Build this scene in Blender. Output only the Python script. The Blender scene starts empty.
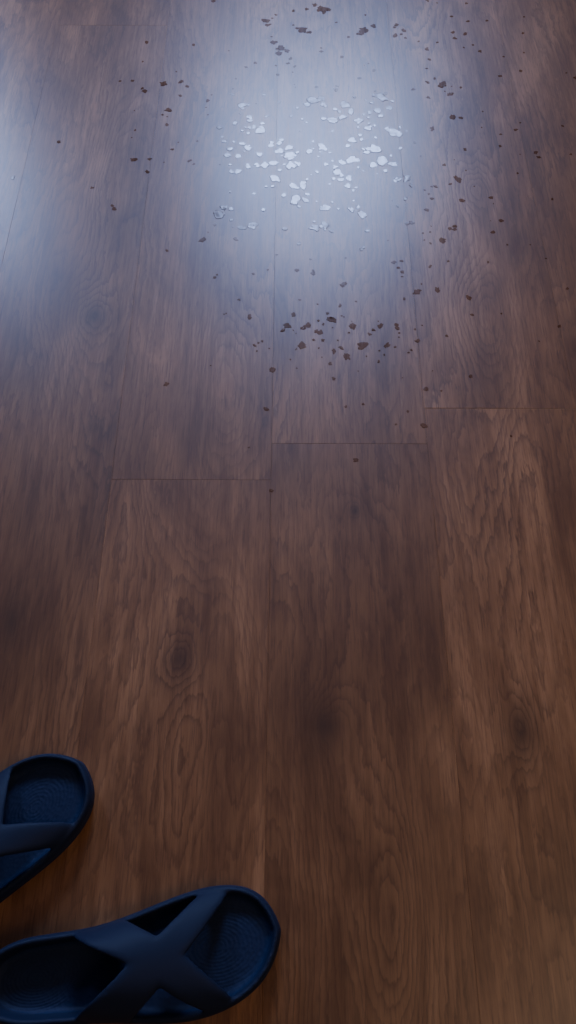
import bpy, bmesh, math, random
from mathutils import Vector, Matrix, noise as mnoise
random.seed(11)
scene = bpy.context.scene

# ------------------------------------------------------------------ helpers
def link(o):
    scene.collection.objects.link(o); return o

def mesh_obj(name, verts, faces, mat=None, smooth=False):
    me = bpy.data.meshes.new(name)
    me.from_pydata(verts, [], faces); me.update()
    if mat: me.materials.append(mat)
    if smooth:
        for p in me.polygons: p.use_smooth = True
    return link(bpy.data.objects.new(name, me))

class NT:
    def __init__(s, name):
        s.mat = bpy.data.materials.new(name); s.mat.use_nodes = True
        s.t = s.mat.node_tree; s.n = s.t.nodes; s.l = s.t.links
        s.bsdf = s.n['Principled BSDF']
    def setin(s, sock, v):
        if isinstance(v, bpy.types.NodeSocket): s.l.new(v, sock)
        else: sock.default_value = v
    def m(s, op, a, b=None, c=None, clamp=False):
        nd = s.n.new('ShaderNodeMath'); nd.operation = op; nd.use_clamp = clamp
        s.setin(nd.inputs[0], a)
        if b is not None: s.setin(nd.inputs[1], b)
        if c is not None: s.setin(nd.inputs[2], c)
        return nd.outputs[0]
    def vec(s, x, y, z):
        nd = s.n.new('ShaderNodeCombineXYZ')
        for i, v in enumerate((x, y, z)): s.setin(nd.inputs[i], v)
        return nd.outputs[0]
    def noise(s, v, scale=1, detail=2, rough=.5, dist=0):
        nd = s.n.new('ShaderNodeTexNoise')
        s.l.new(v, nd.inputs['Vector'])
        nd.inputs['Scale'].default_value = scale; nd.inputs['Detail'].default_value = detail
        nd.inputs['Roughness'].default_value = rough; nd.inputs['Distortion'].default_value = dist
        return nd.outputs['Fac']
    def ramp(s, f, stops):
        nd = s.n.new('ShaderNodeValToRGB'); cr = nd.color_ramp
        while len(cr.elements) < len(stops): cr.elements.new(.5)
        for e, (p, c) in zip(cr.elements, stops):
            e.position = p; e.color = (*c, 1)
        s.l.new(f, nd.inputs[0]); return nd.outputs[0]
    def mix(s, f, a, b, mode='MIX'):
        nd = s.n.new('ShaderNodeMix'); nd.data_type = 'RGBA'; nd.blend_type = mode
        s.setin(nd.inputs[0], f)
        for k, v in ((6, a), (7, b)):
            if isinstance(v, tuple): nd.inputs[k].default_value = (*v, 1)
            else: s.l.new(v, nd.inputs[k])
        return nd.outputs[2]

# ------------------------------------------------------------------ wood
# knots / cathedral crests printed in the laminate decor: x, y, sx, sy, amplitude
KNOTS = [(-.262,.705,.026,.042,6), (-.115,.238,.018,.030,6), (.076,.415,.008,.012,3),
         (.235,.165,.020,.040,6), (.035,.170,.022,.030,5), (.262,.70,.050,.15,14),
         (-.075,.60,.045,.14,11), (-.30,.28,.018,.040,6), (.095,-.02,.042,.17,13),
         (-.31,.19,.014,.028,5), (-.07,.10,.010,.07,4), (.27,.95,.024,.05,6)]

def wood(name, wet=False):
    w = NT(name)
    tc = w.n.new('ShaderNodeTexCoord')
    sp = w.n.new('ShaderNodeSeparateXYZ'); w.l.new(tc.outputs['Object'], sp.inputs[0])
    x, y = sp.outputs[0], sp.outputs[1]
    at = w.n.new('ShaderNodeAttribute'); at.attribute_name = 'prand'
    pr = at.outputs['Fac']
    xo = w.m('MULTIPLY_ADD', pr, 3.7, x)
    yo = w.m('MULTIPLY_ADD', pr, 9.1, y)
    pz = w.m('MULTIPLY', pr, 20.)
    n1 = w.noise(w.vec(w.m('MULTIPLY', xo, 7.0), w.m('MULTIPLY', yo, 1.6), pz), 1, 2, .4, .3)
    n2 = w.noise(w.vec(w.m('MULTIPLY', xo, 75.), w.m('MULTIPLY', yo, 18.), pz), 1, 3, .65)
    K = None; core = None
    for (kx, ky, sx, sy, a) in KNOTS:
        dx = w.m('MULTIPLY', w.m('SUBTRACT', x, kx), 1/sx)
        dy = w.m('MULTIPLY', w.m('SUBTRACT', y, ky), 1/sy)
        r2 = w.m('ADD', w.m('MULTIPLY', dx, dx), w.m('MULTIPLY', dy, dy))
        g = w.m('DIVIDE', a, w.m('ADD', 1., r2))
        K = g if K is None else w.m('ADD', K, g)
        if sy < .05:
            c = w.m('DIVIDE', 1., w.m('MULTIPLY_ADD', r2, 3., 1.))
            core = c if core is None else w.m('ADD', core, c)
    ph = w.m('ADD', w.m('MULTIPLY', n1, 28.), w.m('MULTIPLY_ADD', n2, 2.2, K))
    ph = w.m('ADD', ph, w.m('MULTIPLY', xo, 18.))
    fr = w.m('FRACT', ph)
    tri = w.m('MULTIPLY', w.m('POWER', fr, 2.8), w.m('MULTIPLY', w.m('SUBTRACT', 1., fr), 8., clamp=True))
    fib = w.noise(w.vec(w.m('MULTIPLY', xo, 620.), w.m('MULTIPLY', yo, 28.), pz), 1, 3, .7)
    fib2 = w.noise(w.vec(w.m('MULTIPLY', xo, 110.), w.m('MULTIPLY', yo, 5.), pz), 1, 4, .7)
    blotch = w.noise(w.vec(w.m('MULTIPLY', xo, 13.), w.m('MULTIPLY', yo, 4.0), pz), 1, 4, .6, .5)
    bl = w.m('MULTIPLY_ADD', w.m('SUBTRACT', fib2, .5), .5, blotch)
    col = w.ramp(bl, [(.32, WD), (.50, WM), (.68, WL)])
    vis = w.noise(w.vec(w.m('MULTIPLY', xo, 10.), w.m('MULTIPLY', yo, 3.0), pz), 1.3, 2)
    vis = w.m('MULTIPLY_ADD', vis, 3.2, -1.05, clamp=True)
    dark = w.m('MULTIPLY', tri, w.m('MULTIPLY_ADD', vis, .75, .22))
    col = w.mix(w.m('MULTIPLY', dark, .88, clamp=True), col, WR)
    ff = w.m('MULTIPLY', w.m('SUBTRACT', fib, .50, clamp=True), 2.8, clamp=True)
    col = w.mix(ff, col, WR)
    col = w.mix(w.m('MULTIPLY', core, .65, clamp=True), col, WK)
    tone = w.m('MULTIPLY_ADD', pr, .16, .92)
    tv = w.vec(tone, tone, tone)
    col = w.mix(1., col, tv, 'MULTIPLY')
    w.l.new(col, w.bsdf.inputs['Base Color'])
    bp = w.n.new('ShaderNodeBump')
    h = w.m('SUBTRACT', w.m('MULTIPLY', fib, .5), w.m('MULTIPLY', dark, .25))
    if wet:
        w.bsdf.inputs['IOR'].default_value = 1.65
        wn = w.noise(w.vec(w.m('MULTIPLY', x, 90.), w.m('MULTIPLY', y, 90.), 0.), 1, 1)
        w.l.new(wn, bp.inputs['Height']); bp.inputs['Strength'].default_value = .16
        bp.inputs['Distance'].default_value = .0012
        w.bsdf.inputs['Roughness'].default_value = .18
    else:
        w.bsdf.inputs['IOR'].default_value = 1.5
        w.l.new(h, bp.inputs['Height']); bp.inputs['Strength'].default_value = .45
        bp.inputs['Distance'].default_value = .0004
        w.bsdf.inputs['Roughness'].default_value = .45
        # clear melamine overlay of the laminate
        w.bsdf.inputs['Coat Weight'].default_value = .8
        w.bsdf.inputs['Coat IOR'].default_value = 1.5
        w.l.new(w.m('MULTIPLY_ADD', fib2, .10, .25), w.bsdf.inputs['Coat Roughness'])
    w.l.new(bp.outputs[0], w.bsdf.inputs['Normal'])
    return w.mat

WD, WM, WL = (.205,.076,.024), (.34,.138,.047), (.50,.220,.084)
WR, WK = (.100,.033,.011), (.042,.014,.006)
mat_wood = wood('oak_laminate')
WD, WM, WL = (.16,.066,.032), (.23,.099,.052), (.30,.140,.072)
mat_wet = wood('wet_laminate', True)

# ------------------------------------------------------------------ room dims
XW, XE, YS, YN, ZC = -2.4, 1.9, -1.6, 3.0, 2.5
PW, PL, S0 = .1885, 1.286, -.022
def joint(k):
    d = {0: .507, 1: .559, -1: .456, 2: .35, -2: .06, -3: .3}
    return d.get(k, (k*.377) % PL)
def prand(k, r):
    return random.Random(k*131 + r*17 + 5).random()

verts, faces, pr = [], [], []
k0 = math.floor((XW-S0)/PW); k1 = math.ceil((XE-S0)/PW)
for k in range(k0, k1):
    xa, xb = max(S0+k*PW, XW), min(S0+(k+1)*PW, XE)
    if xb-xa < .003: continue
    for r in range(-4, 5):
        ya, yb = joint(k)+r*PL, joint(k)+(r+1)*PL
        ya, yb = max(ya, YS), min(yb, YN)
        if yb-ya < .003: continue
        g, z = .00018, -.00040
        ge = .0006 if k == 1 else .0002
        i = len(verts)
        verts += [(xa,ya,z),(xb,ya,z),(xb,yb,z),(xa,yb,z),
                  (xa+g,ya+ge,0),(xb-g,ya+ge,0),(xb-g,yb-ge,0),(xa+g,yb-ge,0)]
        fs = [(4,5,6,7),(0,1,5,4),(1,2,6,5),(2,3,7,6),(3,0,4,7)]
        faces += [tuple(i+q for q in f) for f in fs]
        pr += [prand(k, r)]*5
# underlay closing the floor from below
i = len(verts)
verts += [(XW,YS,-.002),(XE,YS,-.002),(XE,YN,-.002),(XW,YN,-.002)]
faces.append((i,i+1,i+2,i+3)); pr.append(.5)
floor = mesh_obj('floor', verts, faces, mat_wood)
a = floor.data.attributes.new('prand', 'FLOAT', 'FACE'); a.data.foreach_set('value', pr)

# ------------------------------------------------------------------ water spots (floor coordinates, metres)
SP = [(1.395,.052),(1.36,-.044),(1.334,.020),(1.334,.122),(1.334,.19),(1.285,-.017),(1.30,-.03),(1.19,.244),(1.19,-.206),
 (1.158,.143),(1.165,.253),(1.15,.035),(1.138,-.076),(1.138,.085),(1.125,.137),(1.125,-.193),(1.10,-.064),(1.10,.105),
 (1.10,.066),(1.11,.253),(1.078,-.048),(1.078,.157),(1.055,.094),(1.043,-.030),(1.043,.046),(1.036,-.065),(1.036,.128),
 (1.02,-.003),(1.02,-.096),(1.01,.138),(1.01,.09),(1.01,-.237),(.999,0),(.999,-.039),(.984,.07),(.984,-.079),(.97,-.024),
 (.97,.173),(.968,.074),(.97,.247),(.954,.084),(.954,.018),(.925,.007),(.925,.25),(.908,.053),(.895,.103),(.895,-.104),
 (.874,.049),(.874,-.054),(.845,.214),(.845,-.124),(.69,.022),(.69,-.004),(.69,.082),(.69,.119),(.679,.039),(.70,.055),
 (.6575,.016),(.6575,.094),(.6575,.126),(.64,.073),(.617,-.023),(.75,.172)]
blobs = []
for (yy, xx) in SP:
    far = yy < .86 or abs(xx-.04) > .15
    top = yy > 1.18
    n = random.choice((3,4,5)) if not far else random.choice((2,3,4))
    for j in range(n):
        s = random.uniform(.0045,.0078) if j == 0 else random.uniform(.0018,.0052)
        if far and not top: s *= .66
        if far and j: s *= .75
        sprd = .018 if not far else .03
        ox = 0 if j == 0 else random.uniform(-sprd,sprd); oy = 0 if j == 0 else random.uniform(-sprd,sprd)
        blobs.append((xx+ox, yy+oy, s))
for i in range(300):
    blobs.append((random.gauss(.08,.18), random.gauss(1.03,.22), random.uniform(.0008,.0034)))
for i in range(40):
    blobs.append((random.gauss(.07,.08), random.gauss(.67,.045), random.uniform(.0007,.0020)))
verts, faces, pr = [], [], []
for bi, (bx, by, s) in enumerate(blobs):
    N = 22; base = len(verts)
    rot = random.uniform(0, 6.28); el = random.uniform(1.0, 1.5); seed = bi*3.1
    zt = .00025 + .0003*(bi % 37)/37
    for ring, (sc, z) in enumerate(((1.0, 0.00002), (.88, zt))):
        for q in range(N):
            t = 2*math.pi*q/N
            rr = s*sc*(1+.6*mnoise.noise(Vector((math.cos(t)*1.3+seed, math.sin(t)*1.3, seed)))+.35*mnoise.noise(Vector((math.cos(t)*3+seed, math.sin(t)*3, seed+9))))
            px, py = rr*math.cos(t)*el, rr*math.sin(t)
            verts.append((bx+px*math.cos(rot)-py*math.sin(rot), by+px*math.sin(rot)+py*math.cos(rot), z))
    k = math.floor((bx-S0)/PW); r = math.floor((by-joint(k))/PL); p = prand(k, r)
    for q in range(N):
        q2 = (q+1) % N
        faces.append((base+q, base+q2, base+N+q2, base+N+q)); pr.append(p)
    faces.append(tuple(base+N+q for q in range(N))); pr.append(p)
water = mesh_obj('water_spots', verts, faces, mat_wet)
a = water.data.attributes.new('prand', 'FLOAT', 'FACE'); a.data.foreach_set('value', pr)

# ------------------------------------------------------------------ sandals
def sandal_mat():
    w = NT('navy_eva_foam')
    tc = w.n.new('ShaderNodeTexCoord')
    sp = w.n.new('ShaderNodeSeparateXYZ'); w.l.new(tc.outputs['Object'], sp.inputs[0])
    x, y, z = sp.outputs
    hs = []
    for (cx, sx, sy) in ((.200,.046,.032), (.045,.040,.026)):
        dx = w.m('MULTIPLY', w.m('SUBTRACT', x, cx), 1/sx); dy = w.m('MULTIPLY', y, 1/sy)
        r = w.m('SQRT', w.m('ADD', w.m('MULTIPLY', dx, dx), w.m('MULTIPLY', dy, dy)))
        ins = w.m('LESS_THAN', r, 1.02)
        hs.append(w.m('MULTIPLY', w.m('SINE', w.m('MULTIPLY', r, 74.)), ins))
    low = w.m('LESS_THAN', z, .0245)
    h = w.m('MULTIPLY', w.m('ADD', hs[0], hs[1]), w.m('MULTIPLY', low, .4))
    v = w.n.new('ShaderNodeTexVoronoi'); w.l.new(tc.outputs['Object'], v.inputs['Vector']); v.inputs['Scale'].default_value = 260
    h = w.m('ADD', h, w.m('MULTIPLY', w.m('MULTIPLY', v.outputs['Distance'], low), 2.))
    bp = w.n.new('ShaderNodeBump'); w.l.new(h, bp.inputs['Height'])
    bp.inputs['Strength'].default_value = .35; bp.inputs['Distance'].default_value = .0005
    w.l.new(bp.outputs[0], w.bsdf.inputs['Normal'])
    col = w.mix(low, (.013,.021,.050), (.013,.026,.070))
    w.l.new(col, w.bsdf.inputs['Base Color'])
    w.bsdf.inputs['Roughness'].default_value = .62
    w.bsdf.inputs['Specular IOR Level'].default_value = .25
    return w.mat
mat_sandal = sandal_mat()

L = .258
MED = [(0,0),(.02,.017),(.06,.026),(.14,.032),(.25,.032),(.38,.032),(.52,.038),(.65,.045),(.76,.0485),(.86,.046),(.93,.038),(.975,.024),(1,.004)]
LAT = [(0,0),(.02,.017),(.06,.027),(.14,.034),(.25,.037),(.38,.041),(.52,.048),(.65,.052),(.76,.050),(.85,.043),(.92,.032),(.97,.016),(1,-.004)]
def interp(T, u):
    u = min(max(u, 0), 1)
    for i in range(len(T)-1):
        if u <= T[i+1][0]:
            p0 = T[max(i-1,0)]; p1 = T[i]; p2 = T[i+1]; p3 = T[min(i+2,len(T)-1)]
            t = (u-p1[0])/(p2[0]-p1[0]); h = p2[0]-p1[0]
            m1 = (p2[1]-p0[1])/(p2[0]-p0[0]) if i > 0 else (p2[1]-p1[1])/h*1.6
            m2 = (p3[1]-p1[1])/(p3[0]-p1[0]) if i < len(T)-2 else (p2[1]-p1[1])/h*1.6
            return ((2*t**3-3*t*t+1)*p1[1]+(t**3-2*t*t+t)*h*m1+(-2*t**3+3*t*t)*p2[1]+(t**3-t*t)*h*m2)
    return T[-1][1]

def build_sandal(name, left, loc, ang):
    NO = 120
    us = [0.5-0.5*math.cos(math.pi*i/(NO//2)) for i in range(NO//2+1)]
    out = [Vector((u*L, interp(MED, u))) for u in us] + [Vector((u*L, -interp(LAT, u))) for u in reversed(us[1:-1])]
    n = len(out)
    for it in range(4):
        out = [(out[i-1]+out[i]*2+out[(i+1)%n])/4 for i in range(n)]
    def nrm(i):
        d = out[(i+1)%n]-out[i-1]; d.normalize(); return Vector((d.y, -d.x))
    cen = Vector((.5*L, 0))
    ins = [nrm(i) for i in range(n)]
    for i in range(n):
        if (cen-out[i]).dot(ins[i]) < 0 and abs(ins[i].y) > .5: ins[i] = -ins[i]
    def rimh(u):
        heel = max(0, 1-u/.50)
        return .030 + .014*min(1, heel*2.2)
    def bedh(u): return .0185 + .004*max(0, 1-u/.5)
    verts, faces = [], []
    def layer(off, zf):
        b = len(verts)
        for i in range(n):
            p = out[i]+ins[i]*off; u = out[i].x/L
            verts.append((p.x, p.y, zf(u)))
        return b
    Ls = [layer(.009, lambda u: 0), layer(.003, lambda u: .0015), layer(.0015, lambda u: .008), layer(.000, lambda u: .014),
          layer(.0005, lambda u: rimh(u)-.006), layer(.0025, lambda u: rimh(u)-.001), layer(.0045, lambda u: rimh(u)),
          layer(.0065, lambda u: rimh(u)-.002), layer(.0085, lambda u: bedh(u)+.003), layer(.0120, lambda u: bedh(u))]
    for a_, b_ in zip(Ls, Ls[1:]):
        for i in range(n):
            j = (i+1) % n
            faces.append((a_+i, a_+j, b_+j, b_+i))
    h = NO//2
    def cap(b, flip):
        for i in range(h):
            A, B = b+i, b+i+1
            C, D = b+((n-i-1) % n), b+((n-i) % n)
            q = [A, B, C, D]
            q = [v for k_, v in enumerate(q) if v not in q[:k_]]
            if len(q) >= 3: faces.append(tuple(q if not flip else q[::-1]))
    cap(Ls[0], False); cap(Ls[-1], True)
    def S(p, q):
        u = p/L
        m_, l_ = interp(MED, u)-.003, interp(LAT, u)-.003
        c = math.cos(q)
        yy = c*m_ if c > 0 else c*l_
        H = .064 - .032*max(0, (u-.38))/.45
        zz = .012 + (H-.004)*max(math.sin(q), 0)**.75
        return Vector((p, yy, zz))
    def strap(u0, u1, w0, w1, w_mid):
        NS, NW, T = 50, 12, .0052
        rows = []
        for a_ in range(NS+1):
            s = a_/NS
            q = math.pi*s
            e = (s*2-1)
            sm = .5+.5*math.sin((s-.5)*math.pi)
            p = (u0+(u1-u0)*sm)*L
            we = w0 if e < 0 else w1
            wd = w_mid+(we-w_mid)*min(1, abs(e)*1.25)**1.6
            row = []
            for k_ in range(NW+1):
                f = (k_/NW*2-1)
                pp = p + f*wd/2
                P = S(pp, q)
                d1 = S(pp+.002, q)-S(pp-.002, q)
                qa, qb = max(q-.04, 0.0), min(q+.04, math.pi)
                d2 = S(pp, qb)-S(pp, qa)
                N_ = d1.cross(d2)
                if N_.length < 1e-9: N_ = Vector((0,0,1))
                N_.normalize()
                if N_.z < 0 and abs(N_.z) > .02: N_ = -N_
                th = T*(1-.65*abs(f)**6)
                row.append((P+N_*th/2, P-N_*th/2))
            rows.append(row)
        b = len(verts); W = NW+1
        for row in rows:
            for t_, _ in row: verts.append(tuple(t_))
            for _, t_ in row: verts.append(tuple(t_))
        st = 2*W
        for a_ in range(NS):
            o = b+a_*st; o2 = o+st
            for k_ in range(NW):
                faces.append((o+k_, o+k_+1, o2+k_+1, o2+k_))
                faces.append((o+W+k_+1, o+W+k_, o2+W+k_, o2+W+k_+1))
            faces.append((o+W, o, o2, o2+W)); faces.append((o+W-1, o+2*W-1, o2+2*W-1, o2+W-1))
        for o in (b, b+NS*st):
            faces.append(tuple([o+k_ for k_ in range(W)]+[o+W+k_ for k_ in range(NW, -1, -1)]))
    strap(.39, .78, .046, .022, .047)
    strap(.80, .39, .024, .046, .047)
    if left:
        verts = [(a_, -b_, c_) for a_, b_, c_ in verts]
        faces = [f[::-1] for f in faces]
    o = mesh_obj(name, verts, faces, mat_sandal)
    bm = bmesh.new(); bm.from_mesh(o.data)
    bmesh.ops.recalc_face_normals(bm, faces=bm.faces[:]); bm.to_mesh(o.data); bm.free()
    rm = o.modifiers.new('fuse', 'REMESH'); rm.mode = 'VOXEL'; rm.voxel_size = .0013; rm.use_smooth_shade = True
    sm = o.modifiers.new('soften', 'SMOOTH'); sm.iterations = 12; sm.factor = .5
    o.location = loc; o.rotation_euler = (0, 0, ang)
    return o

def place(tip, ang):
    return (tip[0]-L*math.cos(ang), tip[1]-L*math.sin(ang), 0)
a1 = math.radians(9); a2 = math.radians(50)
build_sandal('sandal', False, place((-.005,-.016), a1), a1)
build_sandal('sandal', True, place((-.202,.133), a2), a2)

# ------------------------------------------------------------------ room shell
def plaster(name, c):
    w = NT(name)
    tc = w.n.new('ShaderNodeTexCoord')
    nz = w.noise(tc.outputs['Object'], 8, 4)
    w.l.new(w.ramp(nz, [(.3, tuple(v*.93 for v in c)), (.7, c)]), w.bsdf.inputs['Base Color'])
    w.bsdf.inputs['Roughness'].default_value = .85
    return w.mat
mat_wall = plaster('wall_paint', (.20,.14,.09))
mat_ceil = plaster('ceiling_paint', (.24,.18,.14))
mat_trim = plaster('white_trim', (.6,.6,.6))

def box_data(V, F, x0, x1, y0, y1, z0, z1):
    b = len(V)
    V += [(x0,y0,z0),(x1,y0,z0),(x1,y1,z0),(x0,y1,z0),(x0,y0,z1),(x1,y0,z1),(x1,y1,z1),(x0,y1,z1)]
    F += [tuple(b+q for q in f) for f in ((3,2,1,0),(4,5,6,7),(0,1,5,4),(1,2,6,5),(2,3,7,6),(3,0,4,7))]
def boxes(name, bl, mat):
    V, F = [], []
    for b in bl: box_data(V, F, *b)
    return mesh_obj(name, V, F, mat)
T = .15
WINS = [(-.33, .53, 1.29, 2.04), (-1.95, -1.29, 1.29, 2.04)]
WA, WB = WINS
boxes('wall_north', [(XW-T, WB[0], YN, YN+T, 0, ZC), (WB[1], WA[0], YN, YN+T, 0, ZC), (WA[1], XE+T, YN, YN+T, 0, ZC),
      (WB[0], WB[1], YN, YN+T, 0, WB[2]), (WB[0], WB[1], YN, YN+T, WB[3], ZC),
      (WA[0], WA[1], YN, YN+T, 0, WA[2]), (WA[0], WA[1], YN, YN+T, WA[3], ZC)], mat_wall)
boxes('wall_south', [(XW-T, XE+T, YS-T, YS, 0, ZC)], mat_wall)
boxes('wall_west', [(XW-T, XW, YS, YN, 0, ZC)], mat_wall)
boxes('wall_east', [(XE, XE+T, YS, YN, 0, ZC)], mat_wall)
boxes('ceiling', [(XW-T, XE+T, YS-T, YN+T, ZC, ZC+.1)], mat_ceil)
for nm, b in (('baseboard_north', (XW, XE, YN-.015, YN, 0, .07)), ('baseboard_south', (XW, XE, YS, YS+.015, 0, .07)),
              ('baseboard_west', (XW, XW+.015, YS+.015, YN-.015, 0, .07)), ('baseboard_east', (XE-.015, XE, YS+.015, YN-.015, 0, .07))):
    boxes(nm, [b], mat_trim)
for i, (x0, x1, z0, z1) in enumerate(WINS):
    f = .03; y0, y1 = YN+.06, YN+.11
    boxes('window_%d' % (i+1), [(x0, x0+f, y0, y1, z0, z1), (x1-f, x1, y0, y1, z0, z1), (x0+f, x1-f, y0, y1, z0, z0+f),
          (x0+f, x1-f, y0, y1, z1-f, z1), (x0-.04, x1+.04, YN-.06, YN+.0, z0-.03, z0)], mat_trim)
    ld = bpy.data.lights.new('window_portal', 'AREA'); ld.shape = 'RECTANGLE'; ld.size = x1-x0; ld.size_y = z1-z0
    ld.cycles.is_portal = True
    lo = link(bpy.data.objects.new('window_portal', ld)); lo.location = ((x0+x1)/2, YN+T+.01, (z0+z1)/2)
    lo.rotation_euler = (math.radians(-90), 0, 0)

# weak warm fill light added to brighten the floor, high by the east wall
ld = bpy.data.lights.new('room_fill', 'AREA'); ld.size = 1.0; ld.energy = 8.0; ld.color = (1.0, .74, .50)
lo = link(bpy.data.objects.new('room_fill', ld)); lo.location = (1.35, -.5, 2.25)
lo.rotation_euler = Vector((-1.25, 1.25, -2.25)).to_track_quat('-Z', 'Y').to_euler()

# ------------------------------------------------------------------ sky
wd = bpy.data.worlds.new('World'); scene.world = wd; wd.use_nodes = True
bg = wd.node_tree.nodes['Background']; bg.inputs[0].default_value = (.39,.54,1,1); bg.inputs[1].default_value = 40

# ------------------------------------------------------------------ camera
cd = bpy.data.cameras.new('Camera'); cam = link(bpy.data.objects.new('Camera', cd))
cam.location = (0, 0, .801); cam.rotation_euler = (math.radians(27.3), 0, math.radians(.24))
cd.sensor_fit = 'VERTICAL'; cd.sensor_height = 36; cd.lens = 27.42; cd.clip_start = .02
scene.camera = cam
